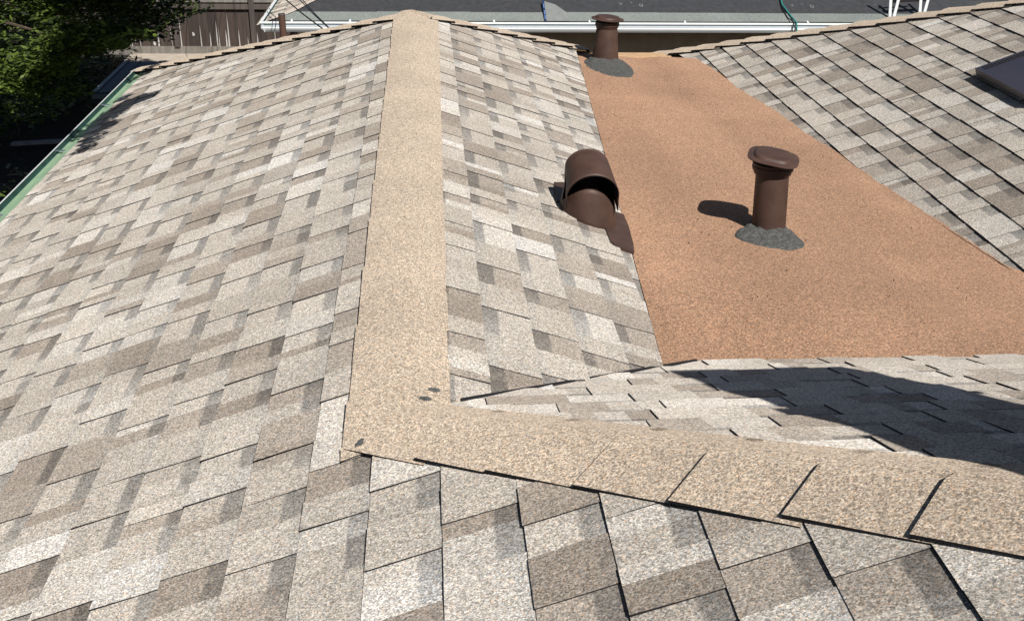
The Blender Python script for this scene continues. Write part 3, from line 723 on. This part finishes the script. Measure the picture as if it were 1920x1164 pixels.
# ------------------------------------------------------------------ fence
fn = thing('wood_fence', (-4, fy, GZ), 'weathered brown board fence with peeling pale streaks behind the roof', 'fence')
random.seed(41); xL, xR_ = -9.5, -1.2
mb = MB(); x = xL
FB = aty(400, 87, fy).z
while x < xR_:
    wdt = random.uniform(.15, .18); c = random.uniform(.026, .052); cc = (c*1.15, c*.82, c*.68); dy = random.uniform(0, .012)
    mb.box((x, fy-dy, FB-.05), (wdt-.008, 0, 0), (0, .02, 0), (0, 0, 1.75), 0, cc)
    for _w in range(random.choice([0, 1, 1, 2])):      # worn pale streak along the board edge
        wx = random.uniform(.012, .03); hh_ = random.uniform(.15, .6); x0 = x+random.choice([0.002, wdt-.012-wx])
        P_ = [V((x0, fy-dy-.002, FB-.01)), V((x0+wx, fy-dy-.002, FB-.01)), V((x0+wx*.8, fy-dy-.002, FB+hh_*.6)), V((x0+wx*.45, fy-dy-.002, FB+hh_))]
        mb.face(P_, 0, (.42, .40, .38))
    if random.random() < .35:
        x0 = x+random.uniform(.03, wdt-.06); z0 = FB+random.uniform(.02, .3); n8 = [V((x0+math.cos(t_)*random.uniform(.012, .03), fy-dy-.002, z0+math.sin(t_)*random.uniform(.02, .05))) for t_ in [i*.785 for i in range(8)]]
        mb.face(n8, 0, (.45, .44, .42))
    x += wdt
mb.build('boards', M['fence'], fn)
mb = MB(); mb.box((xL, fy-.04, GZ+.0), (xR_-xL, 0, 0), (0, .05, 0), (0, 0, FB-GZ), 0, (.17, .155, .135)); mb.build('kickboard', M['fence'], fn)
zr = aty(450, 17, fy).z; zr2 = aty(450, 8, fy).z
mb = MB(); mb.box((xL, fy-.06, zr), (xR_-xL, 0, 0), (0, .05, 0), (0, 0, zr2-zr), 0, (.085, .07, .06)); mb.build('rail', M['fence'], fn)
mb = MB(); mb.box((xL, fy-.03, zr2+.03), (xR_-xL, 0, 0), (0, .03, 0), (0, 0, .22), 0, (.2, .185, .165)); mb.build('top_board', M['fence'], fn)
for px in (475, 330, 180):
    xp = aty(px, 50, fy).x; mb = MB(); mb.box((xp-.04, fy-.075, FB), (.085, 0, 0), (0, .07, 0), (0, 0, 1.7), 0, (.07, .055, .05)); mb.build('post', M['fence'], fn)

# ------------------------------------------------------------------ navy canopy and planks left of the gutter
zc = -2.0
def atz(px, py, z): return hit(px, py, (0, 0, 1), z)
a, b, c, d = atz(238, 116, zc), atz(302, 113, zc), atz(250, 171, zc), atz(180, 174, zc)
cn = thing('patio_canopy', (a.x+1, (a.y+d.y)/2, GZ), 'low dark blue metal canopy just beyond the left gutter', 'canopy')
x0 = min(a.x, d.x)+.03; x1 = -1.95; yA, yB = d.y, a.y
mb = MB(); mb.box((x0, yA, zc-.03), (x1-x0, 0, 0), (0, yB-yA, 0), (0, 0, .03))
for i in range(8): mb.box((x0+.12+i*.24, yA, zc), (.02, 0, 0), (0, yB-yA, 0), (0, 0, .006))
mb.build('roof_panel', M['navy'], cn)
mb = MB(); mb.box((x0-.05, yA-.02, zc-.06), (.045, 0, 0), (0, yB-yA+.04, 0), (0, 0, .075)); mb.box((x0-.05, yA-.05, zc-.06), (x1-x0, 0, 0), (0, .03, 0), (0, 0, .05)); mb.build('edge_trim', M['grey_trim'], cn)
for xx in (x0, x1-.1):
    for yy in (yA, yB-.08): mb = MB(); mb.box((xx, yy, GZ), (.07, 0, 0), (0, .07, 0), (0, 0, zc-GZ-.03)); mb.build('post', M['navy'], cn)
for (pa, pb_, lab) in (((12, 221), (80, 218), 'upper pale plank lying in the deep shade left of the gutter'), ((20, 274), (115, 269), 'lower pale plank lying in the deep shade left of the gutter')):
    A1, B1 = atz(*pa, GZ+.05), atz(*pb_, GZ+.05); mb = MB(); mb.box(A1, B1-A1, V((0, .11, 0)), V((0, 0, .03)))
    tag(mb.build('plank', M['plank']), lab, 'plank', 'pale planks in the shade')

# ------------------------------------------------------------------ tree
random.seed(77)
def leaves(mb, cen, rad, n_, size, lo=.1, hi=1.0, flat=.55, tint_dark=False, elong=2.6):
    cen = V(cen)
    for _ in range(n_):
        d_ = V((random.gauss(0, 1), random.gauss(0, 1), random.gauss(0, 1))).normalized()*(random.random()**.4)
        p_ = cen + V((d_.x*rad[0], d_.y*rad[1], d_.z*rad[2]))
        L1 = size*random.uniform(.6, 1.4); W1 = L1/elong
        yw = random.uniform(0, 6.28); tl = random.gauss(0, flat)
        a_ = V((math.cos(yw), math.sin(yw), tl*.6)).normalized(); b_ = a_.cross(V((random.gauss(0, .4), random.gauss(0, .4), 1))).normalized()
        t_ = min(1, max(0, random.gauss((lo+hi)/2, .25)))
        c_ = (t_, t_, t_)
        mb.face([p_-a_*L1*.5, p_+b_*W1*.5, p_+a_*L1*.5, p_-b_*W1*.5], 0, c_)
def blocks_view_light(x, y, z):
    u = (z+.7)/SUN.z; sx, sy = x-SUN.x*u, y-SUN.y*u
    if -5.2 < sx < -2.95 and 9.3 < sy < 13.2: return True
    u = (fy-y)/-SUN.y; sx, sz = x-SUN.x*u, z-SUN.z*u
    return sz > -4.2 and sx > -6.5
tr = thing('leafy_tree', (-6.6, 11.2, GZ), 'dense dark green tree left of the gutter with leaf clusters coloured as sunlit and shaded', 'tree')
mb = MB()
trunk = [V((-6.6, 11.2, GZ)), V((-6.5, 11.1, -1.8)), V((-6.45, 11.0, -.2)), V((-6.3, 10.9, 1.5)), V((-6.2, 10.8, 3.2))]
mb.tube(trunk, [.26, .2, .17, .12, .05], 0, 12); mb.build('trunk', M['bark'], tr, smooth=True)
limbs = []
def limb(p, q, r_):
    p, q = V(p), V(q); m_ = (p+q)/2 + V((random.uniform(-.2, .2), random.uniform(-.2, .2), .25))
    mb = MB(); mb.tube([p, p*.6+m_*.4, m_, m_*.4+q*.6, q], [r_, r_*.8, r_*.6, r_*.4, r_*.15], 0, 7); mb.build('limb', M['bark'], tr, smooth=True)
    return [p, m_, q]
mb = MB()
# clumps visible in the frame: pixel, depth, radius
vis = []
for _ in range(150):
    px = random.uniform(-120, 350); lim = 210 - max(0, px-60)*.55
    py = random.uniform(-150, lim)
    if px > 140 and py > 95-(px-140)*.15: continue
    if py > 20 and px > 330: continue
    if px > 200 and py > 190-(px-200)*1.3: continue
    vis.append((px, py, random.uniform(10.6, 13.2)))
for px in range(-100, 330, 30): vis.append((px, random.uniform(-40, 30), 12.6))
crown = MB(); sunny = MB()
for px, py, Y in vis:
    c_ = aty(px, py, Y); r_ = random.uniform(.16, .30)
    leaves(crown, c_, (r_*1.3, r_*1.2, r_*.55), 230, .075, .0, .8 if px < 240 else .3)  # leaf colour painted brighter on the sunlit left, darker on the shaded right
for px, py in ((10, 325), (28, 310), (50, 335), (100, 135), (128, 130), (5, 250), (20, 265), (75, 290), (130, 112), (60, 130)):
    c_ = aty(px, py*.5 if py > 200 else py, 10.8); leaves(crown, c_, (.12, .12, .06), 40, .08, .5, 1)
# hanging lower fringe
for px, py in ((5, 150), (20, 165), (45, 150), (12, 115), (75, 125), (88, 128), (118, 122), (205, 84), (222, 80), (150, 92), (175, 90), (262, 68), (120, 75)):
    c_ = aty(px, py, random.uniform(10.6, 11.2)); leaves(crown, c_, (.16, .12, .07), 60, .085, .45, 1)
# bulk of the crown, above and behind what the photo shows: shades the yard
for _ in range(330):
    th = random.uniform(0, 6.28); rr = random.random()**.5; x = -6.2 + 3.7*rr*math.cos(th); y = 10.6 + 4.3*rr*math.sin(th)
    z = random.uniform(-.5, 4.8) - rr*.8
    if x > -.245*y+.1: x = -.245*y - random.uniform(0, .6)
    if z < 1.22-.150*y and (y < 11.2) : z = 1.22-.150*y + random.uniform(.15, .6)
    if blocks_view_light(x, y, z): continue
    leaves(crown, (x, y, z), (.5, .5, .3), 85, .19, .0, .7, elong=1.9)
for _ in range(420):  # extra lobes above the view, added to shade the yard
    z = random.uniform(1.9, 4.6); x = random.uniform(-6.5, -2.5+.377*(z+.7)); y = random.uniform(6.2, 15)
    if x > -3 and z < 2.2 or blocks_view_light(x, y, z): continue
    leaves(crown, (x, y, z), (.42, .55, .25), 80, .24, .0, .6, elong=1.8)
crown.build('crown', M['leaf'], tr)
for q in ((-3.4, 11.4, -.9), (-4.2, 12.2, -1.2), (-4.8, 9.3, .6), (-3.0, 11.8, .3), (-8, 9, 1), (-7.5, 13, 1.5), (-5, 13.5, 2)):
    limb(trunk[2] if q[2] < .5 else trunk[3], q, .07)
# a long branch reaching over the eave above the frame; its shadow falls on the left slope
random.seed(5)
br = limb(trunk[3], (-1.62, 5.9, 1.05), .05)
mb = MB()
for (px, py, dens, r_) in ((283, 181, 30, .05), (268, 186, 50, .06), (250, 192, 70, .07), (232, 200, 90, .08), (212, 212, 110, .09), (196, 224, 110, .09), (182, 240, 90, .08), (170, 262, 60, .07), (158, 280, 35, .05), (200, 238, 60, .06),
                           (268, 140, 26, .05), (282, 132, 26, .05), (292, 124, 20, .04), (250, 150, 16, .04), (160, 250, 60, .08), (230, 186, 30, .05), (318, 118, 8, .03)):
    tgt = hit(px, py, (-T, 0, 1), 0); cc = tgt + SUN*random.uniform(1.9, 2.1)
    leaves(mb, cc, (r_*1.2, r_*2.2, r_*.5), int(dens*2.6), .055, .2, .9)
mb.build('branch_leaves', M['leaf'], tr)
# dark hedge mass under the tree beyond the gutter
sh = thing('shrub', (-6.4, 15.2, GZ), 'dark shrub in deep shade under the tree', 'shrub')
mb = MB()
for _ in range(70): leaves(mb, (random.uniform(-8.5, -4.9), random.uniform(14.6, 16.6), random.uniform(GZ+.3, GZ+1.3)), (.4, .4, .3), 60, .13, 0, .4)
for _ in range(90): leaves(mb, (random.uniform(-6.4, -4.75), random.uniform(16.6, 20.2), random.uniform(GZ+.2, GZ+1.0)), (.35, .35, .25), 60, .12, 0, .35)  # extra dark clumps added to cover sunlit ground
mb.build('foliage', M['leaf'], sh)
for k in range(6): mb = MB(); mb.tube([(-6.4+random.uniform(-.1, .1), 15.2, GZ), (-6.4+random.uniform(-1.2, 1.2), 15.2+random.uniform(-.5, .5), GZ+1)], [.03, .01], 0, 6); mb.build('stem', M['bark'], sh)
sb = thing('shrub', (-5.0, 11.0, GZ), 'low dark shrub bed added to darken the ground between the near gutter and the tree trunk', 'shrub')  # bed added so its dark leaves hide the lit soil
mb = MB()
for _ in range(150):
    y = random.uniform(8.3, 13.2); x = random.uniform(-6.8, -2.6)
    leaves(mb, (x, y, random.uniform(GZ+.1, GZ+.55)), (.35, .35, .2), 34, .12, 0, .35)
mb.build('foliage', M['leaf'], sb)
for k in range(10):
    mb = MB()
    x, y = -5+random.uniform(-1.5, 1.5), 11+random.uniform(-1.8, 1.8); mb.tube([(x, y, GZ), (x+random.uniform(-.2, .2), y, GZ+.5)], [.015, .006], 0, 6); mb.build('stem', M['bark'], sb)
for o in COL.objects:
    if '_base' in o: del o['_base']
